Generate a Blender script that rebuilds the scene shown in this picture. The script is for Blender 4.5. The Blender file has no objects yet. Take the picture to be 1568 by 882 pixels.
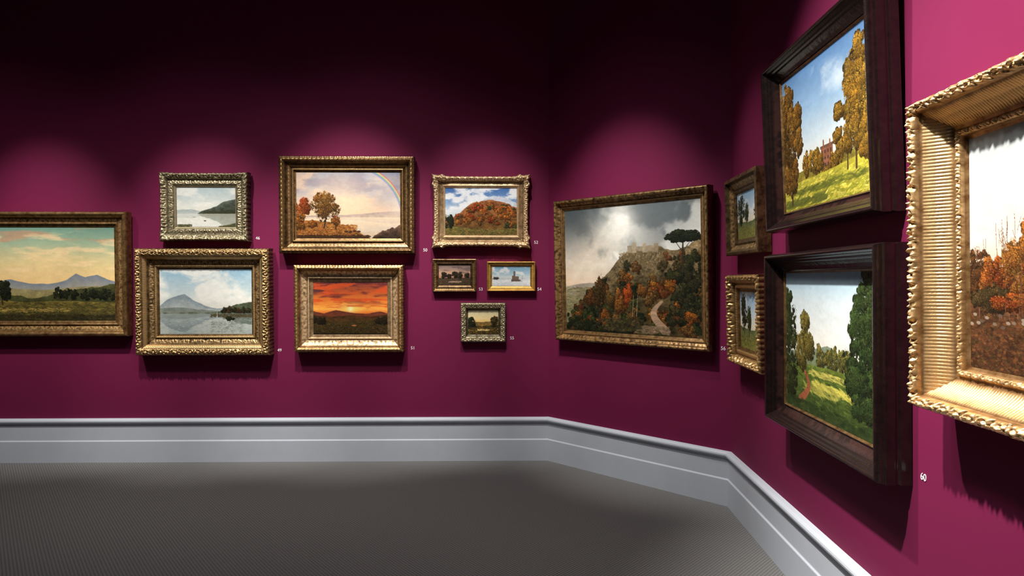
import bpy, math, numpy as np
from mathutils import Matrix, Vector
scene = bpy.context.scene
scene.view_settings.view_transform = 'Standard'

# ------------------------------------------------------------------ node helpers
def new_mat(name):
    m = bpy.data.materials.new(name); m.use_nodes = True
    nt = m.node_tree
    return m, nt, nt.nodes['Principled BSDF']
def N(nt, t, **kw):
    n = nt.nodes.new(t)
    for k, v in kw.items():
        if k in n.inputs: n.inputs[k].default_value = v
        else: setattr(n, k, v)
    return n
def ramp(nt, fac, stops):
    r = nt.nodes.new('ShaderNodeValToRGB')
    el = r.color_ramp.elements
    while len(el) > len(stops): el.remove(el[-1])
    while len(el) < len(stops): el.new(0.5)
    for e, (p, c) in zip(el, stops):
        e.position = p; e.color = (*c, 1)
    nt.links.new(fac, r.inputs['Fac'])
    return r.outputs['Color']

def wall_material():
    m, nt, b = new_mat('plum_wall_paint')
    tc = N(nt, 'ShaderNodeTexCoord')
    n = N(nt, 'ShaderNodeTexNoise', Scale=1.3, Detail=4.0)
    nt.links.new(tc.outputs['Object'], n.inputs['Vector'])
    col = ramp(nt, n.outputs['Fac'], [(0.3, (0.140, 0.0090, 0.046)), (0.7, (0.152, 0.0100, 0.050))])
    nt.links.new(col, b.inputs['Base Color'])
    b.inputs['Roughness'].default_value = 0.68
    b.inputs['Specular IOR Level'].default_value = 0.16
    n2 = N(nt, 'ShaderNodeTexNoise', Scale=260.0, Detail=2.0)
    nt.links.new(tc.outputs['Object'], n2.inputs['Vector'])
    bp = N(nt, 'ShaderNodeBump', Strength=0.06, Distance=0.002)
    nt.links.new(n2.outputs['Fac'], bp.inputs['Height'])
    nt.links.new(bp.outputs['Normal'], b.inputs['Normal'])
    return m
def carpet_material():
    m, nt, b = new_mat('ribbed_grey_carpet')
    tc = N(nt, 'ShaderNodeTexCoord')
    mp = N(nt, 'ShaderNodeMapping'); mp.inputs['Rotation'].default_value = (0, 0, 0.03)
    nt.links.new(tc.outputs['Object'], mp.inputs['Vector'])
    sp = N(nt, 'ShaderNodeSeparateXYZ'); nt.links.new(mp.outputs['Vector'], sp.inputs[0])
    def wave(sock, per):
        a = N(nt, 'ShaderNodeMath', operation='MULTIPLY'); a.inputs[1].default_value = 2*math.pi/per
        nt.links.new(sock, a.inputs[0])
        s = N(nt, 'ShaderNodeMath', operation='SINE'); nt.links.new(a.outputs[0], s.inputs[0])
        return s.outputs[0]
    wx = wave(sp.outputs['X'], 0.021); wy = wave(sp.outputs['Y'], 0.024)
    mu = N(nt, 'ShaderNodeMath', operation='MULTIPLY'); nt.links.new(wx, mu.inputs[0]); nt.links.new(wy, mu.inputs[1])
    ma = N(nt, 'ShaderNodeMath', operation='MULTIPLY_ADD'); ma.inputs[1].default_value = 0.5; ma.inputs[2].default_value = 0.5
    nt.links.new(mu.outputs[0], ma.inputs[0])
    n = N(nt, 'ShaderNodeTexNoise', Scale=90.0, Detail=3.0); nt.links.new(tc.outputs['Object'], n.inputs['Vector'])
    mx = N(nt, 'ShaderNodeMath', operation='MULTIPLY_ADD'); mx.inputs[1].default_value = 0.35
    nt.links.new(n.outputs['Fac'], mx.inputs[0]); nt.links.new(ma.outputs[0], mx.inputs[2])
    col = ramp(nt, mx.outputs[0], [(0.15, (0.088, 0.086, 0.085)), (0.95, (0.205, 0.202, 0.199))])
    nt.links.new(col, b.inputs['Base Color'])
    b.inputs['Roughness'].default_value = 0.95
    b.inputs['Specular IOR Level'].default_value = 0.1
    bp = N(nt, 'ShaderNodeBump', Strength=0.45, Distance=0.003)
    nt.links.new(mx.outputs[0], bp.inputs['Height']); nt.links.new(bp.outputs['Normal'], b.inputs['Normal'])
    return m
def plain(name, col, rough=0.5, spec=0.4):
    m, nt, b = new_mat(name)
    tc = N(nt, 'ShaderNodeTexCoord')
    n = N(nt, 'ShaderNodeTexNoise', Scale=5.0, Detail=4.0); nt.links.new(tc.outputs['Object'], n.inputs['Vector'])
    c = ramp(nt, n.outputs['Fac'], [(0.3, tuple(x*0.94 for x in col)), (0.7, col)])
    nt.links.new(c, b.inputs['Base Color'])
    b.inputs['Roughness'].default_value = rough; b.inputs['Specular IOR Level'].default_value = spec
    return m
def gilt(name, hi, lo, metal=0.7, rough=0.36):
    m, nt, b = new_mat(name)
    tc = N(nt, 'ShaderNodeTexCoord')
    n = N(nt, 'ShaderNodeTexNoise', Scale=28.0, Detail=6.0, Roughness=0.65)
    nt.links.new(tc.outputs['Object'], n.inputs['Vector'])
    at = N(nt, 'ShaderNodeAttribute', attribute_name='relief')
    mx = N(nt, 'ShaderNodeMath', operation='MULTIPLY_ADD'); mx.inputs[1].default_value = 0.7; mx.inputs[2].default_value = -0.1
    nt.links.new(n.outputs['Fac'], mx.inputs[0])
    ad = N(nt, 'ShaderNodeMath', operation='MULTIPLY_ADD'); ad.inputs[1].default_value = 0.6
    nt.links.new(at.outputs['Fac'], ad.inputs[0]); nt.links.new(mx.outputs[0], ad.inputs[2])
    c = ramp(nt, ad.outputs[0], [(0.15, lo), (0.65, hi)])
    nt.links.new(c, b.inputs['Base Color'])
    b.inputs['Metallic'].default_value = metal; b.inputs['Roughness'].default_value = rough
    n2 = N(nt, 'ShaderNodeTexNoise', Scale=120.0, Detail=3.0); nt.links.new(tc.outputs['Object'], n2.inputs['Vector'])
    bp = N(nt, 'ShaderNodeBump', Strength=0.25, Distance=0.002)
    nt.links.new(n2.outputs['Fac'], bp.inputs['Height']); nt.links.new(bp.outputs['Normal'], b.inputs['Normal'])
    return m

M_wall = wall_material(); M_carpet = carpet_material()
M_base = plain('pale_grey_satin_paint', (0.50, 0.54, 0.60), 0.5, 0.35)
M_ceil = plain('black_ceiling_paint', (0.02, 0.02, 0.022), 0.9, 0.1)
M_label = plain('white_vinyl', (0.85, 0.85, 0.85), 0.5)
def canvas_material():
    m, nt, b = new_mat('oil_paint_on_canvas')
    at = N(nt, 'ShaderNodeAttribute', attribute_name='paint')
    nt.links.new(at.outputs['Color'], b.inputs['Base Color'])
    b.inputs['Roughness'].default_value = 0.55; b.inputs['Specular IOR Level'].default_value = 0.15
    tc = N(nt, 'ShaderNodeTexCoord')
    n = N(nt, 'ShaderNodeTexNoise', Scale=220.0, Detail=3.0); nt.links.new(tc.outputs['Object'], n.inputs['Vector'])
    bp = N(nt, 'ShaderNodeBump', Strength=0.08, Distance=0.001)
    nt.links.new(n.outputs['Fac'], bp.inputs['Height']); nt.links.new(bp.outputs['Normal'], b.inputs['Normal'])
    return m
M_canvas = canvas_material()

# ------------------------------------------------------------------ room shell
PTS = [Vector((0.3066, 5.474)), Vector((1.461, 4.348)), Vector((1.127, -4.0)), Vector((-7.0, -4.0)), Vector((-7.0, 5.349))]
SIDES = ['corner', 'right', 'rear', 'left', 'back']
CEIL = 4.6
def edge(i):
    a = PTS[i % 5]; b = PTS[(i+1) % 5]; d = (b-a).normalized()
    return a, d, Vector((d.y, -d.x))
def offset_pt(i, t):
    a0, d0, n0 = edge(i-1); a1, d1, n1 = edge(i)
    p = a0 + n0*t; q = a1 + n1*t
    den = d0.x*d1.y - d0.y*d1.x
    s = ((q.x-p.x)*d1.y - (q.y-p.y)*d1.x)/den
    return p + d0*s
def mesh_obj(name, verts, faces, mats, smooth=False):
    me = bpy.data.meshes.new(name); me.from_pydata(verts, [], faces); me.update()
    for m in mats: me.materials.append(m)
    o = bpy.data.objects.new(name, me); scene.collection.objects.link(o)
    if smooth: me.shade_smooth()
    return o
for i, s in enumerate(SIDES):
    prof = [(0, 0), (0, CEIL), (-0.12, CEIL), (-0.12, 0)]
    v = []
    for t, z in prof:
        for k in (i, i+1):
            p = offset_pt(k % 5, t); v.append((p.x, p.y, z))
    f = [(2*j, 2*j+1, (2*j+3) % 8, (2*j+2) % 8) for j in range(4)] + [(0, 2, 4, 6), (7, 5, 3, 1)]
    mesh_obj('wall_'+s, v, f, [M_wall])
    prof = [(0.001, 0.001), (0.032, 0.001), (0.032, 0.174), (0.030, 0.178), (0.026, 0.181), (0.024, 0.185), (0.024, 0.312), (0.026, 0.318), (0.036, 0.324),
            (0.044, 0.333), (0.046, 0.342), (0.043, 0.351), (0.036, 0.357), (0.029, 0.360), (0.001, 0.362)]
    v = []; n = len(prof)
    for t, z in prof:
        for k in (i, i+1):
            p = offset_pt(k % 5, t); v.append((p.x, p.y, z))
    f = [(2*j, 2*j+1, (2*j+3) % (2*n), (2*j+2) % (2*n)) for j in range(n)]
    f += [tuple(range(0, 2*n, 2)), tuple(range(2*n-1, 0, -2))]
    mesh_obj('baseboard_'+s, v, f, [M_base])
op = [offset_pt(k, -0.12) for k in range(5)]
def slab(name, z0, z1, mat):
    v = [(p.x, p.y, z) for z in (z0, z1) for p in op]
    f = [(0, 1, 2, 3, 4), (9, 8, 7, 6, 5)] + [(k, k+5, (k+1) % 5+5, (k+1) % 5) for k in range(5)]
    return mesh_obj(name, v, f, [mat])
slab('floor', -0.1, 0.0, M_carpet)
slab('ceiling', CEIL, CEIL+0.1, M_ceil)

# ------------------------------------------------------------------ numpy painter
def vnoise(x, y, seed):
    T = np.random.RandomState(seed).rand(64, 64)
    xi = np.floor(x).astype(int); yi = np.floor(y).astype(int)
    xf = x-xi; yf = y-yi
    xf = xf*xf*(3-2*xf); yf = yf*yf*(3-2*yf)
    a = T[yi & 63, xi & 63]; b = T[yi & 63, (xi+1) & 63]; c = T[(yi+1) & 63, xi & 63]; d = T[(yi+1) & 63, (xi+1) & 63]
    return (a*(1-xf)+b*xf)*(1-yf)+(c*(1-xf)+d*xf)*yf
def fbm(x, y, seed, octv=5):
    r = 0; a = 1; t = 0
    for k in range(octv):
        r = r+a*vnoise(x*2**k+k*7.3, y*2**k+k*3.1, seed+k); t += a; a *= 0.52
    return r/t
def ss(a, b, x):
    t = np.clip((x-a)/(b-a), 0, 1); return t*t*(3-2*t)
def C(*c): return np.array(c, float)/255.0

class Pic:
    def __init__(s, wm, hm, ppm, seed):
        s.w = int(wm*ppm); s.h = int(hm*ppm); s.asp = s.w/s.h; s.seed = seed
        s.rs = np.random.RandomState(seed)
        s.X, s.Y = np.meshgrid((np.arange(s.w)+.5)/s.w, (np.arange(s.h)+.5)/s.h)
        s.c = np.zeros((s.h, s.w, 3)); s.XA = s.X*s.asp
    def n(s, fx, fy=None, octv=5, k=0):
        return fbm(s.XA*fx, s.Y*(fy or fx), s.seed+k*11, octv)
    def mix(s, m, col): s.c = s.c*(1-m[..., None])+col*m[..., None]
    def vgrad(s, stops):
        ys = [p for p, _ in stops]
        for ch in range(3):
            s.c[..., ch] = np.interp(s.Y, ys, [c[ch]/255 for _, c in stops])
    def clouds(s, col, lo=.5, hi=.7, f=2.5, st=2.5, y0=0, y1=1, a=.8, k=1):
        wx = s.n(f*1.3, f*1.3, 3, k+2)*.5
        m = ss(lo, hi, fbm(s.XA*f+wx, s.Y*f*st+wx, s.seed+k*11, 6))*ss(y0-.08, y0+.02, s.Y)*(1-ss(y1-.15, y1, s.Y))*a
        s.mix(m, C(*col))
    def glow(s, x, y, r, col, a=.8, ya=1.0):
        d = np.sqrt(((s.X-x)*s.asp)**2+((s.Y-y)*ya)**2)/r
        s.mix(np.exp(-d*d)*a, C(*col))
    def ridge(s, pts, top, bot, rough=.015, f=9, ybot=1, tex=.25, k=3, soft=1.2, tf=14, a=1.0):
        x = s.X[0]
        y0 = np.interp(x, [p[0] for p in pts], [p[1] for p in pts])+rough*2*(fbm(x*f*s.asp, x*0+k, s.seed+k, 5)-.5)
        m = np.clip((s.Y-y0[None])*s.h/soft+.5, 0, 1)*a
        t = np.clip((s.Y-y0[None])/np.maximum(ybot-y0[None], .02), 0, 1)[..., None]
        col = C(*top)*(1-t)+C(*bot)*t
        col = col*(1+tex*2*(s.n(tf, tf*1.6, 6, k)[..., None]-.5)+tex*1.2*(s.n(tf*5, tf*7, 3, k+5)[..., None]-.5))
        s.mix(m, col)
    def dab(s, x, y, r, col, ar=1., ang=0., al=.9):
        px = x*s.w; py = y*s.h; r = max(r*s.h, .6); R = int(max(r*ar, r)+2)
        x0 = max(int(px)-R, 0); x1 = min(int(px)+R+1, s.w); y0 = max(int(py)-R, 0); y1 = min(int(py)+R+1, s.h)
        if x0 >= x1 or y0 >= y1: return
        dx = np.arange(x0, x1)+.5-px; dy = (np.arange(y0, y1)+.5-py)[:, None]
        ca, sa = math.cos(ang), math.sin(ang)
        d = ((dx*ca+dy*sa)/(r*ar))**2+((-dx*sa+dy*ca)/r)**2
        m = (np.clip((1.25-d)*2, 0, 1)*al)[..., None]
        s.c[y0:y1, x0:x1] = s.c[y0:y1, x0:x1]*(1-m)+col*m
    def specks(s, x, y, cols, wpx=2, hpx=1, al=.75):
        px = (x*s.w).astype(int); py = (y*s.h).astype(int)
        for dx in range(wpx):
            for dy in range(hpx):
                ok = (px+dx >= 0) & (px+dx < s.w) & (py+dy >= 0) & (py+dy < s.h)
                a, b = py[ok]+dy, px[ok]+dx
                s.c[a, b] = s.c[a, b]*(1-al)+cols[ok]*al
    def foliage(s, cx, cy, rx, ry, pal, n=300, r=.012, k=9, light=(-.45, -.8), dark=.36, haze=None, hz=0.):
        pal = np.array([C(*p) for p in pal]); rs = s.rs
        if haze is not None: pal = pal*(1-hz)+C(*haze)*hz
        k = k*2; a = rs.rand(k)*6.28; q = np.sqrt(rs.rand(k))*.80
        S = np.stack([cx+rx*q*np.cos(a), cy+ry*q*np.sin(a)], 1); S = S[np.argsort(S[:, 1])]
        br = .18+.26*rs.rand(k); main = rs.randint(len(pal), size=k)
        for _ in range(n//4):
            i = rs.randint(k); a = rs.rand()*6.28; q = math.sqrt(rs.rand())
            s.dab(S[i, 0]+rx*br[i]*q*math.cos(a), S[i, 1]+ry*br[i]*q*math.sin(a), r*1.5, pal[rs.randint(len(pal))]*(dark*(1-hz)+hz*.8)*(.8+.4*rs.rand()), 1.3, rs.rand()*3)
        def samp(nn, i, spread):
            a = rs.rand(nn)*6.28; q = np.sqrt(rs.rand(nn))*spread; ux, uy = q*np.cos(a), q*np.sin(a)
            x = S[i, 0]+rx*br[i]*ux; y = S[i, 1]+ry*br[i]*uy
            L = .60+.24*(light[0]*ux+light[1]*uy)+.20*(light[0]*(x-cx)/rx+light[1]*(y-cy)/ry)
            ci = np.where(rs.rand(nn) < .6, main[i], rs.randint(len(pal), size=nn))
            return x, y, L, pal[ci]
        n1 = int(n*.5); i = np.sort(rs.randint(k, size=n1)); x, y, L, c = samp(n1, i, 1.0)
        L = np.clip(L+.12*rs.randn(n1), .25, 1.1)
        for j in range(n1): s.dab(x[j], y[j], r*(.35+.45*rs.rand()), c[j]*L[j], 1.6, rs.rand()*3, .8)
        n2 = n*5; i = rs.randint(k, size=n2); x, y, L, c = samp(n2, i, 1.18)
        L = np.clip(L+.24*rs.randn(n2), .2, 1.3)
        s.specks(x, y, c*L[:, None], 2, 1, .7)
    def stroke(s, p, q, r0, r1, col, wob=.0):
        L = math.hypot((q[0]-p[0])*s.asp, q[1]-p[1]); n = max(int(L*s.h/1.2), 4)
        ph = s.rs.rand()*6
        for i in range(n):
            t = i/(n-1)
            s.dab(p[0]+(q[0]-p[0])*t+wob*math.sin(t*5+ph), p[1]+(q[1]-p[1])*t, r0+(r1-r0)*t, C(*col)*(.85+.3*s.rs.rand()), 1, 0, .9)
    def tree(s, x, yb, yt, wd, pal, trunk=(60, 45, 30), n=500, r=.011, k=12, th=.01, light=(-.5, -.8)):
        H = yb-yt
        s.stroke((x, yb), (x+wd*.05, yt+H*.3), th, th*.5, trunk, wd*.03)
        for _ in range(6):
            t = .35+.35*s.rs.rand(); yy = yb-H*t
            s.stroke((x, yy), (x+(s.rs.rand()-.5)*wd*.9, yy-H*.25), th*.45, th*.2, trunk)
        s.foliage(x, yt+H*.38, wd*.5, H*.40, pal, n, r, k, light)
    def field(s, pts, pal, n, r=.01, ar=2.5, al=.6, ang=0):
        x0, x1, y0, y1 = pts; pal = np.array([C(*p) for p in pal])
        for _ in range(n):
            s.dab(x0+(x1-x0)*s.rs.rand(), y0+(y1-y0)*s.rs.rand(), r*(.3+.8*s.rs.rand()), pal[s.rs.randint(len(pal))]*(.8+.4*s.rs.rand()), ar, ang+.2*s.rs.randn(), al)
        m = n*5; x = x0+(x1-x0)*s.rs.rand(m); y = y0+(y1-y0)*s.rs.rand(m)
        s.specks(x, y, pal[s.rs.randint(len(pal), size=m)]*(.7+.6*s.rs.rand(m))[:, None], 3, 1, al*.7)
    def water(s, y0, y1, top, bot, mirror=.5, x0=0, x1=1):
        h0 = int(y0*s.h); h1 = min(int(y1*s.h), s.h)
        for j in range(h0, h1):
            t = (j-h0)/max(h1-h0, 1); src = max(h0-1-(j-h0), 0)
            i0, i1 = int(x0*s.w), int(x1*s.w)
            base = C(*top)*(1-t)+C(*bot)*t
            sh = int(3*math.sin(j*1.7)); row = np.roll(s.c[src], sh, axis=0)[i0:i1]
            s.c[j, i0:i1] = base*(1-mirror)+row*mirror
    def finish(s, g=1.0):
        t = 1+.05*(s.n(70, 90, 3, 17)-.5)+.08*(s.n(18, 30, 4, 19)-.5)
        c = np.clip(s.c*t[..., None], 0.01, .97)
        return np.where(c <= .04045, c/12.92, ((c+.055)/1.055)**2.4)*g

AUT = [(200, 95, 30), (170, 60, 25), (215, 140, 50), (120, 85, 35), (90, 80, 35), (190, 120, 40)]
GRN = [(70, 85, 40), (50, 70, 35), (95, 100, 45), (60, 60, 30)]
DGR = [(45, 55, 30), (35, 45, 28), (70, 70, 38), (30, 35, 22)]
GLD = [(205, 150, 45), (180, 125, 35), (225, 175, 70), (140, 100, 30), (120, 100, 40)]

def pic_valley(w, h, ppm):
    p = Pic(w, h, ppm, 11)
    p.vgrad([(0, (105, 145, 130)), (.18, (158, 178, 148)), (.36, (216, 200, 146)), (.6, (240, 200, 135)), (1, (190, 165, 105))])
    p.clouds((205, 140, 108), .54, .68, 2.0, 4.5, .05, .46, .6)
    p.clouds((246, 212, 162), .52, .70, 3, 5, .1, .58, .7, 5)
    p.glow(.55, .48, .4, (246, 212, 150), .5, 2)
    p.ridge([(0, .62), (.15, .6), (.3, .56), (.42, .60), (.55, .61), (.68, .56), (.74, .50), (.8, .54), (.88, .51), (.95, .56), (1, .58)], (122, 132, 142), (190, 172, 140), .012, 6, .75, .08)
    p.ridge([(0, .66), (.3, .65), (.5, .67), (.7, .64), (1, .62)], (150, 138, 98), (140, 128, 70), .01, 8, .8, .2, 5)
    p.ridge([(0, .60), (.1, .62), (.25, .70), (.45, .76), (.6, .72), (.75, .66), (.9, .64), (1, .60)], (70, 72, 40), (46, 48, 26), .02, 12, .85, .4, 6)
    p.ridge([(0, .74), (.4, .80), (.6, .78), (1, .80)], (112, 98, 44), (42, 38, 20), .01, 9, 1, .4, 7)
    p.field((0, 1, .8, .98), [(112, 98, 44), (68, 66, 34), (52, 48, 26)], 500, .008, 4)
    for x in (.62, .67, .73, .8, .86, .92, .97): p.foliage(x, .70+.03*p.rs.rand(), .035, .06, DGR, 120, .009, 6)
    p.foliage(.28, .72, .04, .07, DGR, 150, .009)
    p.tree(.08, .8, .3, .22, DGR, n=700, r=.012); p.tree(.25, .82, .58, .1, DGR, n=260)
    p.field((.2, .7, .86, .9), [(180, 150, 76)], 60, .006, 5); p.field((0, 1, .93, 1), [(35, 35, 20), (55, 45, 22)], 300, .012, 2, .8)
    return p.finish(.95)
def pic_misty_lake(w, h, ppm):
    p = Pic(w, h, ppm, 12)
    p.vgrad([(0, (165, 182, 186)), (.5, (210, 213, 205)), (.6, (220, 218, 204)), (1, (195, 200, 195))])
    p.clouds((228, 226, 216), .45, .7, 2.5, 2.5, 0, .6, .7)
    p.ridge([(0, .57), (.25, .55), (.4, .60), (.45, .66), (1, .66)], (160, 172, 172), (180, 186, 180), .01, 8, .66, .06)
    p.ridge([(0, .67), (.35, .67), (.42, .60), (.55, .55), (.68, .47), (.8, .36), (.9, .33), (1, .30)], (80, 88, 78), (46, 52, 36), .02, 9, .68, .4, 5)
    p.field((.45, 1, .60, .665), [(50, 55, 38), (65, 62, 42)], 120, .012, 2, .8)
    p.water(.67, 1, (215, 216, 205), (225, 225, 215), .40)
    p.ridge([(0, 1.1), (.6, 1.1), (.72, .97), (.85, .94), (1, .90)], (95, 95, 62), (60, 60, 40), .01, 12, 1, .4, 8)
    p.field((.0, .25, .93, 1), [(90, 85, 55), (60, 60, 40)], 60, .015); p.dab(.48, .84, .012, C(60, 50, 40), 3); p.dab(.30, .75, .008, C(80, 75, 65), 4)
    return p.finish(.9)
def pic_lake(w, h, ppm):
    p = Pic(w, h, ppm, 13)
    p.vgrad([(0, (140, 178, 200)), (.4, (200, 212, 210)), (.62, (225, 220, 205)), (1, (180, 190, 185))])
    p.clouds((238, 236, 226), .42, .62, 2.2, 2, 0, .6, .85)
    p.ridge([(0, .56), (.08, .48), (.2, .40), (.27, .39), (.35, .47), (.5, .56), (.6, .60), (1, .60)], (130, 145, 152), (178, 182, 174), .016, 7, .65, .12)
    p.ridge([(0, .6), (.2, .58), (.45, .62), (.6, .64), (1, .6)], (120, 130, 125), (130, 135, 120), .012, 9, .68, .15, 4)
    p.ridge([(0, .68), (.6, .67), (.7, .60), (.82, .55), (.92, .52), (1, .50)], (75, 85, 65), (55, 60, 40), .02, 12, .7, .45, 6)
    for x in (.7, .76, .83, .9, .96): p.foliage(x, .64, .035, .06, DGR+[(120, 70, 40)], 90, .01, 5)
    p.water(.68, 1, (155, 166, 166), (108, 120, 114), .5)
    p.field((.55, 1, .69, .74), [(60, 65, 45), (90, 75, 50)], 120, .009, 3, .8)
    p.field((.0, 1, .75, 1), [(180, 188, 186), (110, 122, 116)], 200, .004, 8, .35)
    p.foliage(.76, .76, .05, .03, DGR, 70, .01); p.stroke((.62, .74), (.62, .66), .004, .003, (230, 225, 210)); p.field((.55, .9, .80, .98), [(80, 90, 75)], 80, .004, 7, .4)
    return p.finish()
def pic_rainbow(w, h, ppm):
    p = Pic(w, h, ppm, 14)
    p.vgrad([(0, (135, 145, 168)), (.3, (176, 172, 178)), (.55, (222, 190, 162)), (.7, (235, 200, 160)), (1, (180, 140, 90))])
    p.clouds((230, 195, 165), .42, .62, 1.8, 2, 0, .65, .75); p.clouds((132, 126, 148), .50, .66, 2.2, 2.5, 0, .4, .75, 7)
    p.glow(.42, .45, .5, (245, 214, 174), .6)
    p.glow(.98, .15, .35, (145, 145, 162), .65)
    p.ridge([(0, .66), (.5, .64), (.8, .60), (1, .58)], (178, 158, 150), (205, 182, 155), .01, 6, .70, .08)
    p.water(.68, .90, (235, 212, 180), (200, 188, 168), .3)
    d = np.sqrt((p.XA-.80)**2+(p.Y-.72)**2)
    fade = (1-ss(.60, .70, p.Y))*ss(.95, 1.15, p.XA)*.75
    p.mix((d < .80)*ss(.5, .8, d)*fade*.45, C(250, 236, 215))
    for r, c in ((.850, (215, 105, 90)), (.832, (240, 215, 120)), (.815, (120, 190, 150)), (.798, (130, 135, 205))):
        p.mix(np.exp(-((d-r)/.0085)**2)*fade, C(*c))
    p.ridge([(0, .72), (.3, .74), (.5, .80), (.62, .93), (.7, 1.0), (1, 1.05)], (150, 95, 45), (66, 42, 22), .02, 10, 1, .5, 6)
    p.field((0, .58, .79, .98), [(190, 120, 50), (120, 76, 32), (84, 55, 26), (200, 145, 70), (150, 70, 30)], 600, .009, 3)
    p.ridge([(0, 1.1), (.66, 1.1), (.75, .95), (.85, .88), (1, .80)], (95, 70, 55), (40, 30, 22), .03, 14, 1, .5, 8)
    p.foliage(.05, .56, .08, .20, [(190, 80, 30), (170, 60, 25), (210, 120, 50)], 500, .012)
    p.foliage(.03, .75, .08, .12, AUT, 250, .012)
    p.tree(.27, .84, .30, .27, [(140, 86, 32), (175, 112, 45), (90, 64, 28), (195, 140, 62)], n=1100, r=.010, k=12, th=.012)
    p.tree(.38, .86, .66, .09, AUT, n=150, r=.01); p.foliage(.15, .78, .05, .06, AUT, 200, .01)
    for x in (.48, .52, .56, .60): p.dab(x, .88+.02*p.rs.rand(), .016, C(60, 35, 22), 1.8); p.dab(x+.012, .865, .008, C(200, 170, 140))
    p.field((0, .7, .95, 1), [(45, 30, 18), (70, 45, 25)], 250, .012, 2, .8)
    return p.finish(.92)
def pic_sunset(w, h, ppm):
    p = Pic(w, h, ppm, 15)
    p.vgrad([(0, (120, 60, 50)), (.2, (190, 88, 42)), (.4, (235, 135, 55)), (.52, (250, 175, 75)), (.62, (210, 92, 35)), (1, (100, 50, 20))])
    p.clouds((105, 46, 46), .46, .6, 2.2, 4.5, 0, .48, .85); p.clouds((212, 82, 38), .5, .62, 2.8, 6, .05, .58, .85, 4); p.clouds((78, 44, 50), .50, .62, 1.7, 6, 0, .32, .85, 9)
    p.glow(.5, .50, .20, (255, 215, 110), .95, 2.2); p.glow(.5, .52, .05, (255, 245, 180), .95)
    p.clouds((195, 78, 35), .55, .66, 3.5, 9, .38, .58, .7, 13)
    p.ridge([(0, .56), (.15, .60), (.3, .54), (.38, .56), (.55, .60), (.75, .60), (.9, .57), (1, .60)], (100, 50, 38), (120, 60, 30), .012, 7, .7, .2)
    p.ridge([(0, .63), (.2, .66), (.5, .64), (.8, .66), (1, .62)], (65, 42, 22), (80, 55, 25), .015, 10, .85, .4, 5)
    p.ridge([(0, .74), (.3, .76), (.7, .74), (1, .72)], (62, 52, 25), (26, 22, 12), .02, 12, 1, .6, 7)
    p.field((0, 1, .74, .98), [(85, 68, 30), (50, 45, 20), (35, 30, 15), (95, 60, 28)], 700, .009, 2)
    for x in (.04, .11, .88, .96): p.foliage(x, .74, .06, .08, [(60, 45, 20), (40, 35, 18)], 200, .010)
    p.dab(.55, .83, .012, C(190, 110, 60), 4)
    return p.finish(.9)
def pic_autumn_hill(w, h, ppm):
    p = Pic(w, h, ppm, 16)
    p.vgrad([(0, (60, 100, 160)), (.3, (120, 152, 192)), (.5, (200, 210, 215)), (1, (180, 180, 160))])
    p.clouds((235, 235, 235), .48, .62, 2.4, 2, 0, .55, .9)
    p.ridge([(0, .75), (.4, .5), (.55, .24), (.65, .18), (.8, .20), (.9, .26), (1, .32)], (190, 198, 210), (205, 205, 205), .03, 8, .6, .15)
    p.ridge([(0, .66), (.1, .62), (.18, .55), (.27, .43), (.38, .33), (.5, .27), (.62, .25), (.75, .28), (.88, .34), (1, .42)], (140, 85, 48), (100, 70, 35), .025, 12, .8, .5, 4)
    L = []
    for i in range(44):
        x = .14+.86*p.rs.rand(); yt = np.interp(x, [.1, .27, .5, .75, 1], [.66, .46, .33, .34, .47]); L.append((yt+(.82-yt)*p.rs.rand()**1.1, x, p.rs.randint(5)))
    for y, x, q in sorted(L):
        p.foliage(x, y, .05, .065, [AUT, AUT, GRN, [(190, 85, 32), (205, 135, 55)], [(155, 55, 25), (175, 80, 30)]][q], 110, .011, 5)
    p.ridge([(0, .80), (.3, .84), (.6, .90), (1, .86)], (110, 105, 50), (55, 50, 25), .015, 9, 1, .4, 7)
    p.foliage(.04, .72, .08, .14, DGR, 220, .013); p.field((0, 1, .85, 1), [(120, 115, 55), (70, 65, 30), (150, 110, 60)], 250, .012, 3)
    return p.finish()
def pic_dusk(w, h, ppm):
    p = Pic(w, h, ppm, 17)
    p.vgrad([(0, (110, 95, 92)), (.4, (185, 145, 120)), (.6, (165, 115, 88)), (1, (60, 45, 35))])
    p.clouds((85, 72, 75), .5, .65, 2.2, 3, 0, .5, .6)
    p.ridge([(0, .62), (1, .6)], (70, 55, 42), (42, 35, 26), .02, 9)
    for x, t in ((.15, .35), (.30, .42), (.50, .30), (.66, .36), (.9, .4)): p.tree(x, .72, t, .2, [(52, 44, 30), (72, 56, 38), (38, 32, 24)], n=160, r=.02, k=6, th=.015)
    p.field((0, 1, .68, 1), [(70, 56, 38), (42, 35, 25), (95, 70, 48)], 200, .02)
    p.field((.3, .7, .78, .84), [(160, 130, 110)], 25, .015, 4)
    return p.finish()
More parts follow.
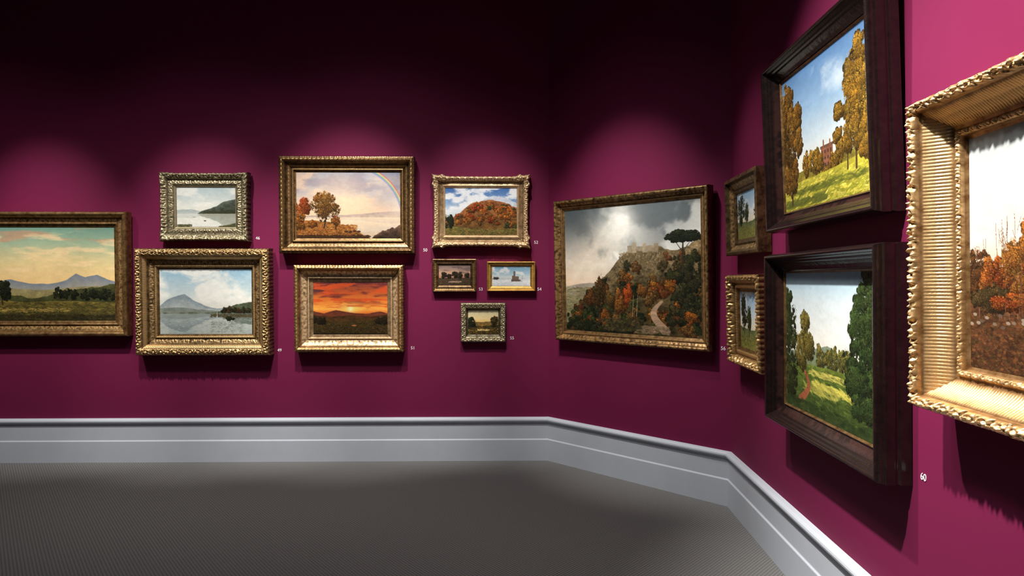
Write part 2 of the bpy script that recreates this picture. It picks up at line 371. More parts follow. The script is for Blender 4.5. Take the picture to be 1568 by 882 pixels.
def pic_winter(w, h, ppm):
    p = Pic(w, h, ppm, 18)
    p.vgrad([(0, (110, 152, 180)), (.4, (165, 192, 204)), (.58, (214, 217, 212)), (1, (215, 218, 218))])
    p.clouds((228, 228, 223), .45, .62, 2.5, 2, 0, .6, .8)
    p.ridge([(0, .60), (.3, .56), (.6, .60), (1, .54)], (185, 192, 198), (225, 228, 228), .015, 7, .8, .08)
    p.ridge([(0, .74), (.5, .68), (1, .76)], (222, 226, 227), (195, 202, 208), .02, 7, 1, .1, 6)
    for x0, x1, y0 in ((.52, .57, .46), (.56, .61, .24), (.60, .70, .50)):
        m = ((p.X > x0) & (p.X < x1) & (p.Y > y0) & (p.Y < .74)).astype(float)*.9; p.mix(m, C(104, 84, 70))
    p.field((.5, .74, .66, .76), [(110, 90, 75), (80, 68, 60)], 60, .02, 1); p.stroke((.78, .76), (.80, .44), .008, .004, (90, 74, 62))
    p.foliage(.1, .60, .08, .06, [(100, 94, 88)], 60, .02)
    return p.finish()
def pic_golden(w, h, ppm):
    p = Pic(w, h, ppm, 19)
    p.vgrad([(0, (200, 195, 165)), (.35, (235, 210, 150)), (.5, (235, 190, 110)), (1, (120, 85, 35))])
    p.ridge([(0, .42), (.3, .5), (.7, .48), (1, .38)], (110, 90, 50), (150, 110, 50), .03, 8, .7, .4)
    p.ridge([(0, .62), (.5, .66), (1, .6)], (60, 55, 28), (40, 34, 18), .03, 10, 1, .5, 5)
    p.foliage(.12, .5, .14, .22, DGR, 250, .022); p.foliage(.88, .5, .14, .24, DGR+[(150, 90, 35)], 250, .022)
    p.field((0, 1, .7, 1), [(170, 130, 55), (60, 50, 25), (45, 35, 20)], 150, .02)
    p.field((.3, .7, .78, .85), [(230, 200, 130)], 25, .015, 4)
    return p.finish()
def pic_castle_hill(w, h, ppm):
    p = Pic(w, h, ppm, 20)
    p.vgrad([(0, (88, 96, 98)), (.25, (140, 142, 138)), (.45, (178, 168, 154)), (.60, (205, 172, 142)), (.8, (120, 110, 80)), (1, (60, 60, 40))])
    p.glow(.42, .16, .34, (215, 215, 206), .85); p.glow(.20, .42, .26, (228, 210, 188), .75)
    p.clouds((74, 82, 86), .48, .62, 1.9, 1.2, 0, .50, .70); p.clouds((242, 240, 230), .50, .62, 2.3, 1.2, .02, .52, .9, 6); p.clouds((120, 118, 116), .55, .68, 3.2, 1.5, .1, .6, .5, 9)
    p.glow(.08, .04, .26, (52, 60, 64), .75); p.glow(.80, .08, .26, (100, 108, 112), .55); p.glow(.45, .14, .14, (250, 248, 240), .85)
    for x0, x1 in ((.44, .14), (.5, .26), (.38, .02)):
        t = (p.Y-.1)/.55; xc = x0+(x1-x0)*t
        p.mix(np.exp(-((p.X-xc)/(.02+.03*np.clip(t, 0, 1)))**2)*((p.Y > .1) & (p.Y < .66))*.20, C(240, 232, 212))
    p.ridge([(0, .63), (.2, .60), (.4, .60), (1, .6)], (150, 140, 125), (110, 105, 75), .01, 6, .8, .15)
    p.field((0, .35, .64, .85), [(150, 130, 95), (100, 96, 64), (120, 115, 80), (84, 84, 54)], 500, .005, 6)
    p.ridge([(0, .95), (.1, .82), (.2, .68), (.28, .60), (.36, .50), (.44, .40), (.5, .36), (.56, .34), (.72, .34), (.8, .36), (1, .30)], (112, 96, 68), (62, 52, 30), .035, 9, .85, .6, 4)
    p.field((.44, .74, .37, .50), [(150, 128, 96), (86, 76, 54), (70, 64, 44), (122, 100, 70)], 480, .008, 1.4, .6, 1.1)
    def block(x0, x1, y0, y1, c):
        m = ((p.X > x0) & (p.X < x1) & (p.Y > y0+.008*(p.n(40, 2, 2, 31)-.5)) & (p.Y < y1)).astype(float)*.9; p.mix(m, C(*c)*(1+.3*(p.n(60, 60, 2, 33)[..., None]-.5)))
    for b in ((.50, .54, .315, .37, (150, 136, 112)), (.535, .565, .295, .37, (165, 150, 122)), (.56, .63, .325, .36, (140, 126, 104)), (.61, .635, .30, .37, (160, 144, 118)), (.63, .70, .32, .365, (148, 132, 108)), (.69, .72, .305, .37, (138, 122, 98))): block(*b)
    L = []
    for i in range(95):
        x = .08+.92*p.rs.rand(); yt = np.interp(x, [0, .2, .36, .5, .75, 1], [.90, .70, .54, .44, .42, .37]); L.append((yt+(.98-yt)*p.rs.rand(), x, p.rs.randint(7), yt))
    for y, x, q, yt in sorted(L):
        hz = float(np.clip(.36-(y-.38)*1.5, 0, .36))*(1 if x < .8 else .4)
        pal = [GRN, DGR, [(95, 80, 42), (75, 68, 38)], AUT, [(130, 94, 45), (100, 78, 40), (160, 108, 50)], [(115, 74, 36), (145, 88, 38)], [(150, 76, 36), (122, 62, 32), (110, 80, 38)]][q]
        sz = .6+.9*(y-.35)
        p.foliage(x, y, .048*sz, .060*sz, pal, int(120*sz), .008, 5, haze=(124, 104, 72), hz=hz)
    p.foliage(.20, .74, .05, .08, [(90, 60, 30), (140, 80, 35), (60, 50, 28)], 260, .008); p.tree(.28, .92, .56, .10, [(75, 60, 32), (105, 72, 35)], n=260, r=.008)
    p.foliage(.50, .70, .03, .09, [(200, 80, 30), (215, 115, 45), (160, 62, 28)], 260, .008); p.foliage(.43, .74, .035, .10, [(185, 116, 48), (150, 94, 42)], 240, .008)
    p.foliage(.36, .72, .035, .09, [(140, 100, 45), (100, 78, 40)], 200, .008); p.foliage(.60, .66, .035, .06, [(170, 105, 45), (130, 85, 38)], 180, .008)
    for x in (.53, .56): p.stroke((x, .86), (x+.01, .70), .003, .0015, (150, 130, 100))
    for i in range(60):
        t = i/59; x = .74-.05*math.sin(t*4)-.02*t; y = .74+.22*t
        p.dab(x, y, .006+.016*t, C(165, 134, 108)*(.8+.35*p.rs.rand()), 2.2, .1, .7)
    p.field((.56, .78, .93, .985), [(150, 125, 100), (100, 82, 60)], 160, .008, 3)
    for cx, cy in ((.93, .58), (.86, .54), (.95, .46), (.88, .70), (.96, .80), (.84, .84)): p.foliage(cx, cy, .08, .09, DGR+[(78, 74, 42), (100, 84, 44)], 380, .009, 7)
    p.foliage(.80, .62, .04, .06, AUT, 160, .008); p.foliage(.92, .86, .05, .05, AUT, 160, .008)
    for cx, cy in ((.07, .93), (.16, .95), (.28, .97), (.45, .97)): p.foliage(cx, cy, .09, .06, DGR, 220, .009)
    p.stroke((.88, .52), (.885, .29), .009, .005, (50, 42, 30)); p.stroke((.885, .38), (.83, .29), .004, .002, (50, 42, 30)); p.stroke((.885, .37), (.94, .29), .004, .002, (50, 42, 30))
    for cx, cy, rx, ry in ((.885, .245, .10, .026), (.84, .27, .08, .022), (.93, .268, .09, .022), (.885, .285, .13, .018)): p.foliage(cx, cy, rx, ry, [(40, 48, 32), (54, 62, 38), (28, 35, 24)], 330, .007, 9)
    p.field((.3, .6, .88, .98), [(54, 52, 30), (95, 78, 45), (36, 34, 22)], 260, .009, 2)
    return p.finish(1.08)
def pic_small_park(w, h, ppm, seed=21):
    p = Pic(w, h, ppm, seed)
    p.vgrad([(0, (130, 165, 195)), (.4, (195, 205, 210)), (.6, (225, 215, 190)), (1, (110, 110, 60))])
    p.clouds((235, 232, 222), .5, .65, 2.5, 1.6, 0, .55, .7)
    p.ridge([(0, .62), (.5, .66), (1, .63)], (85, 95, 60), (120, 120, 60), .02, 9, .85, .3)
    p.tree(.18, .82, .08, .34, DGR+[(85, 85, 45)], n=500, r=.014); p.tree(.42, .78, .28, .2, GRN, n=300, r=.014); p.tree(.9, .8, .2, .3, [(130, 100, 45), (80, 75, 35)], n=400, r=.014)
    p.field((0, 1, .78, 1), [(110, 115, 50), (70, 75, 35), (150, 130, 70)], 350, .012, 3)
    return p.finish()
def pic_mansion(w, h, ppm):
    p = Pic(w, h, ppm, 23)
    p.vgrad([(0, (82, 120, 165)), (.3, (135, 166, 196)), (.55, (195, 208, 214)), (.72, (230, 228, 212)), (1, (190, 170, 60))])
    p.clouds((225, 230, 230), .55, .75, 2, 1.5, .1, .7, .6)
    p.ridge([(0, .74), (.3, .73), (.6, .74), (1, .7)], (120, 110, 45), (150, 130, 45), .02, 10, .85, .4)
    for x in (.3, .36, .42, .66, .9): p.foliage(x, .70, .05, .09, GLD, 300, .009, 6)
    x0, x1, y0, y1 = .47, .60, .64, .79
    m = ((p.X > x0) & (p.X < x1) & (p.Y > y0) & (p.Y < y1)).astype(float); p.mix(m, C(134, 86, 62)*(1+.3*(p.n(50, 50, 2, 4)[..., None]-.5)))
    for i in range(4):
        for j in range(3):
            xx = x0+.015+i*.031; yy = y0+.025+j*.042
            m = ((abs(p.X-xx) < .006) & (abs(p.Y-yy) < .011)).astype(float); p.mix(m, C(66, 48, 44))
    m = ((p.X > x0-.008) & (p.X < x1+.008) & (p.Y > y0-.02) & (p.Y < y0)).astype(float); p.mix(m, C(104, 74, 60))
    p.stroke((.50, .64), (.50, .59), .010, .010, (130, 84, 62)); p.stroke((.57, .64), (.57, .60), .009, .009, (130, 84, 62))
    p.foliage(.44, .72, .06, .07, GLD, 260, .009); p.foliage(.61, .74, .05, .07, GLD, 260, .009); p.foliage(.53, .785, .05, .022, GLD, 120, .008)
    p.ridge([(0, .82), (.3, .80), (.6, .79), (1, .76)], (175, 165, 55), (120, 120, 35), .006, 6, 1, .2, 8)
    p.field((0, 1, .81, 1), [(200, 185, 70), (150, 145, 45), (215, 200, 95), (120, 125, 40)], 700, .008, 5, .6, -.08)
    p.field((.1, .9, .86, .9), [(90, 95, 35)], 150, .008, 7, .6, -.1); p.field((.0, .5, .93, .98), [(85, 90, 35)], 120, .01, 7, .6, -.1)
    TG = [(145, 95, 32), (115, 78, 28), (172, 118, 42), (85, 62, 26), (192, 138, 52)]
    p.stroke((.82, .84), (.84, .2), .012, .004, (80, 60, 35)); p.stroke((.74, .83), (.76, .35), .010, .004, (80, 60, 35)); p.stroke((.1, .95), (.1, .2), .014, .006, (70, 55, 35))
    for cx, cy, rx, ry in ((.08, .20, .09, .16), (.10, .38, .12, .18), (.09, .56, .13, .2), (.1, .74, .12, .16), (.20, .32, .06, .10), (.20, .5, .06, .11), (.02, .4, .08, .3)): p.foliage(cx, cy, rx, ry, TG, 850, .010, 11)
    for cx, cy, rx, ry in ((.88, .15, .06, .10), (.83, .27, .12, .12), (.92, .34, .10, .14), (.77, .43, .10, .12), (.86, .50, .13, .14), (.80, .64, .12, .12), (.67, .45, .05, .05), (.95, .60, .09, .14), (.65, .60, .045, .045), (.94, .74, .09, .08)): p.foliage(cx, cy, rx, ry, GLD+[(160, 115, 40), (110, 85, 34)], 900, .010, 11)
    return p.finish(.85)
def pic_garden_path(w, h, ppm):
    p = Pic(w, h, ppm, 24)
    p.vgrad([(0, (150, 185, 205)), (.2, (205, 218, 222)), (.45, (232, 232, 225)), (.6, (228, 222, 200)), (1, (90, 110, 50))])
    p.ridge([(0, .58), (.3, .55), (.5, .50), (.7, .56), (1, .55)], (130, 145, 130), (110, 120, 70), .015, 8, .7, .2)
    for x in (.42, .5, .57, .64, .70): p.foliage(x, .58, .045, .08, [(150, 140, 60), (110, 115, 55), (180, 160, 80), (90, 100, 50)], 260, .009)
    p.ridge([(0, .68), (.5, .64), (1, .66)], (105, 120, 45), (45, 60, 28), .008, 7, 1, .3, 6)
    p.field((0, 1, .67, 1), [(70, 90, 38), (50, 68, 30), (90, 105, 45)], 900, .008, 5, .55)
    p.field((.3, .9, .68, .72), [(185, 175, 85)], 130, .007, 6, .7, .1); p.field((.35, .85, .76, .80), [(190, 180, 80)], 140, .009, 6, .7, .2); p.field((.25, .6, .80, .84), [(170, 165, 75)], 60, .010, 6, .6, .2)
    for i in range(90):
        t = i/89; x = .23+.07*math.sin(t*3.4)-.02*t; y = .70+.22*t
        p.dab(x, y, .008+.018*t, C(150, 88, 58)*(.85+.25*p.rs.rand()), 1.6, .1, .85)
    p.stroke((.26, .76), (.26, .71), .006, .006, (140, 50, 40))
    LG = [(60, 74, 38), (76, 88, 42), (44, 56, 30), (92, 98, 48)]
    for cx, cy, rx, ry in ((.03, .22, .06, .12), (.05, .40, .10, .18), (.07, .60, .11, .2), (.04, .82, .10, .14)): p.foliage(cx, cy, rx, ry, LG, 720, .009, 10)
    for cx, cy, rx, ry in ((.24, .38, .06, .1), (.27, .52, .08, .13), (.20, .57, .07, .15)): p.foliage(cx, cy, rx, ry, [(170, 145, 60), (130, 120, 50), (195, 170, 85), (95, 95, 42)], 600, .009, 10)
    p.stroke((.88, .9), (.88, .6), .016, .012, (60, 48, 32))
    for cx, cy, rx, ry in ((.94, .05, .12, .10), (.88, .18, .14, .14), (.97, .34, .15, .16), (.82, .36, .11, .14), (.86, .54, .17, .15), (.96, .70, .16, .14), (.79, .68, .11, .11), (.86, .82, .13, .1)): p.foliage(cx, cy, rx, ry, [(54, 78, 36), (72, 94, 44), (36, 54, 28), (88, 106, 52)], 1200, .010, 12)
    p.field((0, 1, .92, 1), [(35, 50, 25), (50, 62, 30)], 300, .012, 4, .6)
    return p.finish(.9)
def pic_autumn_wood(w, h, ppm):
    p = Pic(w, h, ppm, 25)
    p.vgrad([(0, (172, 182, 184)), (.2, (205, 206, 202)), (.45, (222, 214, 202)), (.6, (205, 185, 160)), (1, (80, 50, 30))])
    p.clouds((232, 228, 222), .45, .65, 1.8, 2, 0, .5, .7)
    p.ridge([(0, .58), (.2, .55), (.5, .57), (1, .55)], (130, 85, 60), (110, 65, 40), .03, 9, .8, .4)
    p.ridge([(0, .70), (.3, .72), (1, .70)], (100, 62, 38), (60, 38, 24), .02, 9, 1, .5, 5)
    for _ in range(60):
        x = p.rs.rand(); t = .34+.2*p.rs.rand(); p.stroke((x, .78), (x+.01*p.rs.randn(), t), .003, .0010, (120, 85, 62))
        for _ in range(4): yy = t+.2*p.rs.rand(); p.stroke((x, yy+.06), (x+.04*(p.rs.rand()-.5), yy), .0015, .0008, (125, 92, 66))
    R = [(175, 70, 25), (195, 98, 35), (150, 60, 25), (205, 130, 55), (110, 52, 25)]
    for x, y, rx, ry, pal in ((.03, .60, .05, .12, [(110, 70, 35), (80, 55, 30), (130, 75, 35)]), (.10, .62, .06, .11, R), (.18, .57, .06, .14, [(200, 125, 45), (215, 150, 65), (150, 85, 35)]), (.26, .60, .07, .16, R), (.22, .47, .04, .09, [(215, 140, 52), (200, 110, 40)]), (.29, .50, .04, .08, [(205, 130, 52), (190, 100, 40)]), (.36, .62, .07, .12, R), (.5, .58, .08, .16, AUT), (.64, .62, .1, .14, R), (.8, .55, .1, .2, AUT), (.94, .6, .1, .16, R), (.08, .70, .08, .06, [(70, 60, 32), (100, 75, 40)]), (.3, .72, .1, .05, AUT), (.17, .71, .08, .04, R)):
        p.foliage(x, y, rx, ry, pal, 700, .007, 11)
    for _ in range(25):
        x = p.rs.rand(); p.stroke((x, .77), (x+.01*p.rs.randn(), .45+.1*p.rs.rand()), .0025, .001, (95, 65, 45))
    p.field((0, 1, .76, 1), [(95, 55, 32), (60, 40, 24), (120, 74, 42), (75, 62, 35), (50, 32, 22)], 1900, .007, 2, .7)
    for _ in range(70): p.dab(p.rs.rand(), .76+.06*p.rs.rand(), .007, C(*[(165, 150, 135), (130, 115, 100), (95, 82, 72)][p.rs.randint(3)]), 1.8, .1, .8)
    return p.finish(.72)

# ------------------------------------------------------------------ frame builder
def build_frame_mesh(w, h, m, depth, prof, orns, zones, mats, res=.004, scallop=(0, 0), corner=(0, 0)):
    hx = w/2-m; hy = h/2-m
    P = []
    for (o0, d0), (o1, d1) in zip(prof[:-1], prof[1:]):
        L = math.hypot((o1-o0)*m, (d1-d0)*depth); n = max(int(L/res), 1)
        for i in range(n): P.append((o0+(o1-o0)*i/n, d0+(d1-d0)*i/n))
    P.append(prof[-1]); P = np.array(P); o = P[:, 0]*m; d = P[:, 1]*depth; v = P[:, 0]
    M = len(P); V = []; F = []; MI = []; REL = []; base = 0
    for k in range(4):
        a, b = (hx, hy) if k % 2 == 0 else (hy, hx)
        n = int(2*(a+m)/res); n += n % 2
        t = np.linspace(-1, 1, n+1)
        x = t[None, :]*(a+o[:, None]); e = a-np.abs(x); sg = np.sign(t)[None, :]
        O = np.repeat(o[:, None], n+1, 1); D = np.repeat(d[:, None], n+1, 1); VV = np.repeat(v[:, None], n+1, 1); rel = np.zeros_like(D)
        for (v0, v1, kind, amp, per) in orns:
            u = np.clip((VV-v0)/(v1-v0), 0, 1); win = np.where((VV >= v0) & (VV <= v1), np.sin(np.pi*u)**.7, 0)
            q = e/per; r = np.abs(q-np.floor(q)-.5)*2
            if kind == 'bead': f = np.sqrt(np.clip(1-r*r, 0, 1))
            elif kind == 'rib': f = np.sqrt(np.abs(np.sin(np.pi*q)))
            elif kind == 'rope': g = q+u*.7; f = np.abs(np.sin(np.pi*g))
            elif kind == 'leaf':
                f = np.clip(1-np.abs(u-.5)*2*(.5+r), 0, 1)*(.55+.45*np.cos(np.pi*4*(u-.5)*(1-r)))*(.4+.6*(1-r))
            elif kind == 'scroll':
                rr = np.sqrt(r*r*.8+(2*u-1)**2); f = .5+.5*np.sin(rr*7.5-2.2*np.arctan2(2*u-1, (q-np.floor(q)-.5)*2)); f = f*.7+.55*ss(.3, .7, fbm(e*110+20, O*110, 5, 3))
            elif kind == 'noise': f = ss(.3, .7, fbm(e/per+50, O/per+9, 7, 4))
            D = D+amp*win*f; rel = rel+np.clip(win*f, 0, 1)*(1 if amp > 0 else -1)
        outer = ss(.72, 1.0, VV)
        dO = outer*scallop[0]*(np.abs(np.sin(np.pi*e/max(scallop[1], 1e-3))))*(.5+.8*fbm(e*40+7, e*0, 4, 2)) if scallop[0] else 0*O
        if corner[0]:
            ee = np.clip(e+m, 0, None); bump = np.exp(-(ee/corner[1])**4)*(.75+.25*np.cos(ee/corner[1]*9)); dO = dO+outer*corner[0]*bump
            D = D+corner[0]*.6*np.exp(-(ee/corner[1])**4)*ss(.2, .6, VV)*(VV < .999)*(.5+.8*ss(.3, .7, fbm(e*90+9, O*90, 8, 3)))*(P[:, 1] > .15)[:, None]
        blend = 1-ss(0, .05, e+O)
        along = x+sg*dO*blend; perp = b+O+dO
        if k == 0: px, py = along, -perp
        elif k == 1: px, py = perp, along
        elif k == 2: px, py = -along, perp
        else: px, py = -perp, -along
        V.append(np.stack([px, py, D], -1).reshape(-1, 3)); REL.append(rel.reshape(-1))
        I = base+np.arange(M*(n+1)).reshape(M, n+1)
        F.append(np.stack([I[:-1, :-1], I[1:, :-1], I[1:, 1:], I[:-1, 1:]], -1).reshape(-1, 4))
        vm = (v[:-1]+v[1:])/2; mi = np.zeros(M-1, int)
        for z, (zv, idx) in enumerate(zones): mi[vm >= zv] = idx
        MI.append(np.repeat(mi, n)); base += M*(n+1)
    V.append(np.array([[-w/2, -h/2, 0], [w/2, -h/2, 0], [w/2, h/2, 0], [-w/2, h/2, 0]], float)); REL.append(np.zeros(4))
    F.append(np.array([[base, base+3, base+2, base+1]])); MI.append(np.array([zones[-1][1]]))
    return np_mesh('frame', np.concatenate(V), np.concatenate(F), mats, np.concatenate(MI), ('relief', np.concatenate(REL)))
def np_mesh(name, V, F, mats, MI=None, attr=None):
    me = bpy.data.meshes.new(name)
    me.vertices.add(len(V)); me.vertices.foreach_set('co', V.astype(np.float32).ravel())
    me.loops.add(F.size); me.loops.foreach_set('vertex_index', F.astype(np.int32).ravel())
    me.polygons.add(len(F)); me.polygons.foreach_set('loop_start', np.arange(0, F.size, 4, dtype=np.int32))
    me.polygons.foreach_set('loop_total', np.full(len(F), 4, dtype=np.int32))
    for m in mats: me.materials.append(m)
    if MI is not None: me.polygons.foreach_set('material_index', MI.astype(np.int32))
    me.update(calc_edges=True)
    if attr:
        nm, A = attr
        if A.ndim == 1:
            at = me.attributes.new(nm, 'FLOAT', 'POINT'); at.data.foreach_set('value', A.astype(np.float32))
        else:
            at = me.attributes.new(nm, 'FLOAT_COLOR', 'POINT')
            at.data.foreach_set('color', np.concatenate([A, np.ones((len(A), 1))], 1).astype(np.float32).ravel())
    me.shade_smooth()
    return me

EDGE = {'back': (Vector((0.3066, 5.474)), (Vector((0.3066, 5.474))-Vector((-7, 5.349))).normalized()),
        'corner': (PTS[0], edge(0)[1]), 'right': (PTS[1], edge(1)[1])}
def wall_matrix(side, u, z, off=0.0, tilt=0.0):
    p, d = EDGE[side]; n = Vector((d.y, -d.x))
    q = p+d*u+n*off
    R = Matrix(((d.x, 0, n.x, q.x), (d.y, 0, n.y, q.y), (0, 1, 0, z), (0, 0, 0, 1)))
    return R @ Matrix.Rotation(math.radians(tilt), 4, 'X')

def hang(side, u0, u1, z0, z1, m, depth, painter, ppm, style, tilt=1.5, name='framed_landscape_painting'):
    w = u1-u0; h = z1-z0
    root = bpy.data.objects.new(name, None); scene.collection.objects.link(root)
    root.empty_display_size = .1
    root.matrix_world = wall_matrix(side, (u0+u1)/2, z0, .003, tilt)
    st = STY[style]
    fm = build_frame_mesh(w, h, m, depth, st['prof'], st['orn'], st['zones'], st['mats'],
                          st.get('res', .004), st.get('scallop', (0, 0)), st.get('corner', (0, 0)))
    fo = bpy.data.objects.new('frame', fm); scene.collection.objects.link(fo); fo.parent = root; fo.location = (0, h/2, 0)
    cw = w-2*m+.006; ch = h-2*m+.006
    A = painter(cw, ch, ppm); H, W = A.shape[:2]
    xs = np.linspace(-cw/2, cw/2, W); ys = np.linspace(ch/2, -ch/2, H)
    XX, YY = np.meshgrid(xs, ys); V = np.stack([XX, YY, XX*0], -1).reshape(-1, 3)
    I = np.arange(H*W).reshape(H, W)
    F = np.stack([I[:-1, :-1], I[1:, :-1], I[1:, 1:], I[:-1, 1:]], -1).reshape(-1, 4)
    cm = np_mesh('canvas', V, F, [M_canvas], None, ('paint', A.reshape(-1, 3)))
    co = bpy.data.objects.new('canvas', cm); scene.collection.objects.link(co); co.parent = root
    co.location = (0, h/2, st['prof'][0][1]*depth+.002)

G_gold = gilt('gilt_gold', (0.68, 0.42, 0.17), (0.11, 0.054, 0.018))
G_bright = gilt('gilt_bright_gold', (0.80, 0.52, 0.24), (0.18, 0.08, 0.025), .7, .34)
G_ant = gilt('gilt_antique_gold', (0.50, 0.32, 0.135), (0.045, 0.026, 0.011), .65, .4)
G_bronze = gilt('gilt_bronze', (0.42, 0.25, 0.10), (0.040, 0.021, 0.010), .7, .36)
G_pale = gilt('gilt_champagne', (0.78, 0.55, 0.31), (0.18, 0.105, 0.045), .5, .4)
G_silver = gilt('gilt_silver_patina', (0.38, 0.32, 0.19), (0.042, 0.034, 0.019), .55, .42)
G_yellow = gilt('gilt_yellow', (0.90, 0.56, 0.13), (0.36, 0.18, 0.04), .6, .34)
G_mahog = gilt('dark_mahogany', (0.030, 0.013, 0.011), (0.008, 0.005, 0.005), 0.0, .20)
STY = {
 'plain_gold': dict(prof=[(0, .35), (.02, .42), (.18, .50), (.20, .58), (.26, .60), (.30, .50), (.62, .66), (.72, .9), (.80, 1.0), (.90, 1.0), (.96, .92), (1, .8), (1, 0)],
    orn=[(.3, .6, 'noise', .001, .01)], zones=[(0, 0)], mats=[G_gold]),
 'silver': dict(prof=[(0, .35), (.12, .5), (.16, .6), (.3, .62), (.5, .55), (.75, .8), (.9, 1.0), (1, .9), (1, 0)],
    orn=[(.02, .16, 'bead', .003, .012), (.2, .55, 'scroll', .008, .06), (.58, .99, 'scroll', .012, .075)], zones=[(0, 0)], mats=[G_silver], scallop=(.006, .035), corner=(.008, .08), res=.0035),
 'ornate_dark': dict(prof=[(0, .25), (.1, .3), (.12, .42), (.2, .44), (.24, .36), (.45, .5), (.48, .62), (.7, .95), (.86, 1.0), (1, .85), (1, 0)],
    orn=[(.1, .22, 'bead', .004, .014), (.24, .46, 'noise', .003, .009), (.5, .66, 'rib', .004, .014), (.66, .99, 'scroll', .016, .06)], zones=[(0, 1), (.1, 0)], mats=[G_ant, G_gold], scallop=(.005, .03), res=.0035),
 'bronze': dict(prof=[(0, .3), (.14, .36), (.17, .5), (.24, .5), (.3, .38), (.6, .6), (.66, .85), (.82, 1.0), (1, .92), (1, 0)],
    orn=[(.16, .26, 'bead', .003, .012), (.30, .6, 'leaf', .004, .03), (.64, .98, 'leaf', .010, .035)], zones=[(0, 1), (.15, 0)], mats=[G_bronze, G_gold], scallop=(.003, .02), res=.0035),
 'cove': dict(prof=[(0, .25), (.2, .32), (.22, .40), (.3, .40), (.34, .34), (.5, .42), (.66, .62), (.74, .9), (.84, 1.0), (1, .9), (1, 0)],
    orn=[(.22, .31, 'rope', .003, .012), (.72, .99, 'leaf', .008, .03), (.36, .68, 'noise', .0015, .012)], zones=[(0, 0), (.7, 1)], mats=[G_pale, G_gold], scallop=(.004, .024), res=.0035),
 'champagne': dict(prof=[(0, .35), (.15, .5), (.2, .6), (.5, .5), (.7, .8), (.85, 1.0), (1, .85), (1, 0)],
    orn=[(.02, .2, 'rope', .003, .012), (.6, .99, 'scroll', .010, .05)], zones=[(0, 0)], mats=[G_pale], scallop=(.004, .04), corner=(.020, .10), res=.0035),
 'small_dark': dict(prof=[(0, .4), (.2, .5), (.3, .7), (.6, .6), (.85, 1), (1, .9), (1, 0)], orn=[(.3, .95, 'leaf', .005, .02)], zones=[(0, 0)], mats=[G_bronze], res=.003),
 'small_yellow': dict(prof=[(0, .4), (.3, .5), (.4, .7), (.6, .65), (.85, 1), (1, .9), (1, 0)], orn=[(.4, .6, 'rib', .001, .02)], zones=[(0, 0)], mats=[G_yellow], res=.003),
 'small_ornate': dict(prof=[(0, .4), (.2, .5), (.3, .8), (.85, 1), (1, .9), (1, 0)], orn=[(.25, .98, 'scroll', .008, .032)], zones=[(0, 0)], mats=[G_silver], scallop=(.003, .02), res=.003),
 'ogee': dict(prof=[(0, .3), (.22, .42), (.25, .52), (.33, .52), (.38, .45), (.62, .62), (.7, .92), (.8, 1.0), (.92, .98), (1, .85), (1, 0)],
    orn=[(.25, .35, 'bead', .002, .010), (.4, .95, 'noise', .0012, .012)], zones=[(0, 1), (.38, 0)], mats=[G_bronze, G_gold]),
 'bronze_flat': dict(prof=[(0, .3), (.15, .45), (.3, .5), (.35, .4), (.7, .7), (.8, 1.0), (1, .95), (1, 0)], orn=[(.35, .7, 'noise', .002, .012)], zones=[(0, 0)], mats=[G_ant], res=.004),
 'scroll_gold': dict(prof=[(0, .3), (.2, .4), (.25, .55), (.5, .5), (.75, .9), (.9, 1.0), (1, .9), (1, 0)], orn=[(.2, .45, 'bead', .004, .016), (.5, .99, 'scroll', .014, .06)], zones=[(0, 0)], mats=[G_gold], scallop=(.005, .03), res=.0035),
 'mahogany': dict(prof=[(0, .34), (.08, .38), (.10, .44), (.14, .44), (.16, .40), (.34, .50), (.52, .66), (.56, .74), (.62, .76), (.66, .84), (.74, .92), (.78, 1.0), (.88, 1.02), (.93, .96), (.96, .86), (.97, .78), (1.0, .74), (1.0, .46), (.97, .42), (.97, .36), (1.0, .32), (1.0, 0)],
    orn=[(.16, .5, 'noise', .0008, .03)], zones=[(0, 1), (.12, 0)], mats=[G_mahog, G_gold], res=.004),
 'grand_gold': dict(prof=[(0, .22), (.10, .27), (.12, .36), (.20, .40), (.26, .34), (.32, .36), (.42, .44), (.56, .62), (.68, .84), (.74, .92), (.76, 1.0), (.90, 1.06), (1, .92), (1, .5), (.97, 0)],
    orn=[(.10, .26, 'scroll', .006, .03), (.34, .72, 'rib', .005, .0105), (.74, .99, 'scroll', .014, .055)], zones=[(0, 0)], mats=[G_bright], scallop=(.004, .022), res=.0021),
}

hang('back', -4.91, -3.446, 1.048, 2.064, .125, .09, pic_valley, 330, 'plain_gold')
hang('back', -3.180, -2.481, 1.836, 2.380, .112, .08, pic_misty_lake, 340, 'silver')
hang('back', -3.371, -2.290, .897, 1.762, .168, .11, pic_lake, 340, 'ornate_dark')
hang('back', -2.210, -1.112, 1.730, 2.518, .125, .10, pic_rainbow, 340, 'bronze')
hang('back', -2.088, -1.203, .921, 1.629, .14, .10, pic_sunset, 340, 'cove', name='framed_sunset_painting')
hang('back', -.950, -.178, 1.790, 2.360, .092, .08, pic_autumn_hill, 340, 'champagne')
hang('back', -.967, -.602, 1.4085, 1.683, .055, .05, pic_dusk, 340, 'small_dark')
hang('back', -.516, -.113, 1.414, 1.6615, .046, .05, pic_winter, 340, 'small_yellow')
hang('back', -.732, -.361, .994, 1.317, .063, .05, pic_golden, 340, 'small_ornate')
hang('corner', .140, 1.499, 1.022, 2.146, .085, .08, pic_castle_hill, 400, 'ogee')
hang('right', .158, .760, 1.660, 2.135, .10, .08, lambda w, h, p: pic_small_park(w, h, p, 21), 450, 'bronze_flat')
hang('right', .218, .800, .996, 1.533, .10, .08, lambda w, h, p: pic_small_park(w, h, p, 31), 450, 'scroll_gold')
hang('right', .988, 2.070, 1.745, 2.582, .10, .11, pic_mansion, 560, 'mahogany', 2.0)
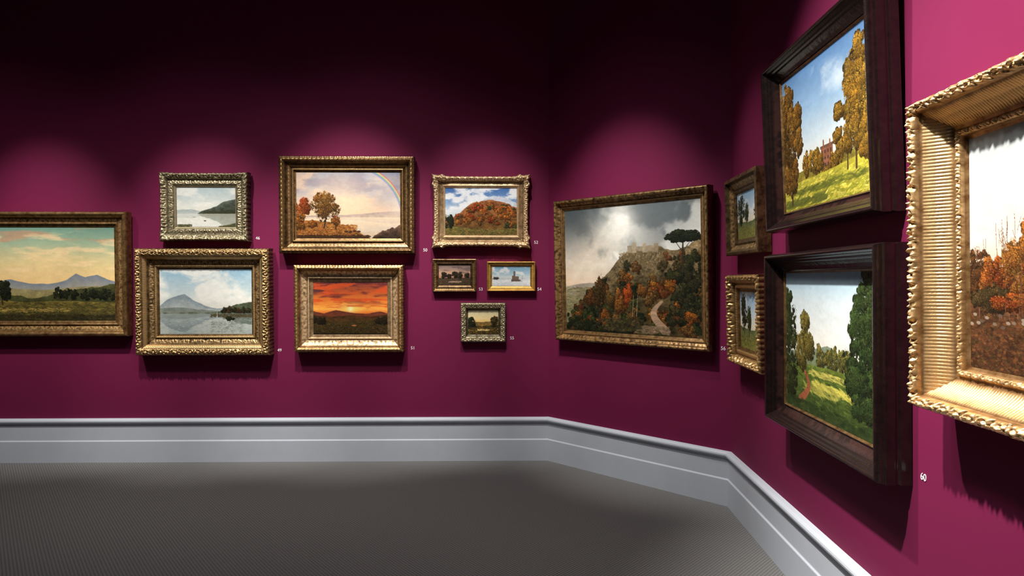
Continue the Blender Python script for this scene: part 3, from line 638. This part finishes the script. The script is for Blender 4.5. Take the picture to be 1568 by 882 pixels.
hang('right', .995, 2.108, .797, 1.634, .10, .12, pic_garden_path, 560, 'mahogany', .3)
hang('right', 2.322, 3.650, 1.115, 2.047, .14, .12, pic_autumn_wood, 560, 'grand_gold', .5)

# ------------------------------------------------------------------ wall numerals
def label(txt, side, u, z, size=.036):
    cu = bpy.data.curves.new('wall_label', 'FONT'); cu.body = txt; cu.size = size; cu.extrude = .0006
    cu.align_x = 'CENTER'; cu.align_y = 'CENTER'; cu.materials.append(M_label)
    o = bpy.data.objects.new('wall_label', cu); scene.collection.objects.link(o)
    o.matrix_world = wall_matrix(side, u, z, .0012)
k = 5.45e-3
for t, px, py in (('46', -388, 65), ('49', -355, -106), ('50', -133, 47), ('51', -152, -103), ('52', 37, 59), ('53', -48, -13), ('54', 42, -13), ('55', 0, -88)):
    label(t, 'back', px*k-.3066, 1.5+py*k)
label('56', 'corner', 1.555, 1.045); label('60', 'right', 2.17, .844, .034)

# ------------------------------------------------------------------ lights
def spot(name, pos, tgt, W, ang, blend=1., col=(1, .95, .89), r=.05):
    l = bpy.data.lights.new(name, 'SPOT'); l.energy = W; l.spot_size = math.radians(ang); l.spot_blend = blend; l.color = col; l.shadow_soft_size = r
    o = bpy.data.objects.new(name, l); scene.collection.objects.link(o); o.location = pos
    o.rotation_euler = (Vector(tgt)-Vector(pos)).to_track_quat('-Z', 'Y').to_euler()
def wspot(side, u, dist, uz, tz, W, ang, blend=1., z=4.25, **kw):
    p, d = EDGE[side]; n = Vector((d.y, -d.x)); q = p+d*u+n*dist; t = p+d*uz
    spot('track_and_fill_spot', (q.x, q.y, z), (t.x, t.y, tz), W, ang, blend, **kw)
# accent spots, one per picture group
wspot('back', -4.2, 1.9, -4.15, 1.38, 540, 36)
wspot('back', -2.85, 1.9, -2.85, 1.34, 560, 38)
wspot('back', -1.65, 1.9, -1.65, 1.46, 660, 40)
wspot('back', -.55, 1.9, -.57, 1.56, 420, 35)
wspot('corner', .75, 1.9, .80, 1.42, 600, 38)
wspot('right', .5, 1.5, .5, 1.5, 230, 34)
wspot('right', 1.6, 1.7, 1.6, 1.5, 740, 46)
wspot('right', 2.95, 1.7, 2.95, 1.5, 1450, 60)
# added soft, wide fill spots washing the lower wall, skirting and carpet edge
for u, W in ((-4.6, 60), (-2.9, 85), (-1.5, 115)): wspot('back', u, 2.5, u, .30, W, 80, r=.12)
wspot('corner', .8, 2.5, .8, .30, 50, 76, r=.12)
wspot('right', 2.4, 2.0, 2.4, .5, 110, 80, r=.12)
for x, y in ((-2.6, 2.6), (-.6, 2.6)):
    spot('floor_fill_spot', (x, y, 4.5), (x, y, 0), 40, 110, 1.0, (1, .97, .95), .1)  # invented fill spots that brighten the carpet, not real fittings
al = bpy.data.lights.new('ambient_fill_area', 'AREA'); al.shape = 'RECTANGLE'; al.size = 3.5; al.size_y = 3.0; al.energy = 13; al.color = (.52, .76, 1)  # added faint bluish fill that lifts the dark walls, no real panel
ao = bpy.data.objects.new('ambient_fill_area', al); scene.collection.objects.link(ao); ao.location = (-2.0, 1.5, 4.55)

# ------------------------------------------------------------------ camera
cam = bpy.data.cameras.new('camera'); co = bpy.data.objects.new('camera', cam); scene.collection.objects.link(co)
co.location = (0, 0, 1.5); co.rotation_euler = (math.radians(90), 0, 0)
cam.sensor_width = 36; cam.lens = 36*1000/1568; cam.shift_y = -11/1568; cam.clip_start = .05
scene.camera = co
w = bpy.data.worlds.new('world'); scene.world = w; w.use_nodes = True
w.node_tree.nodes['Background'].inputs[0].default_value = (.02, .02, .025, 1)
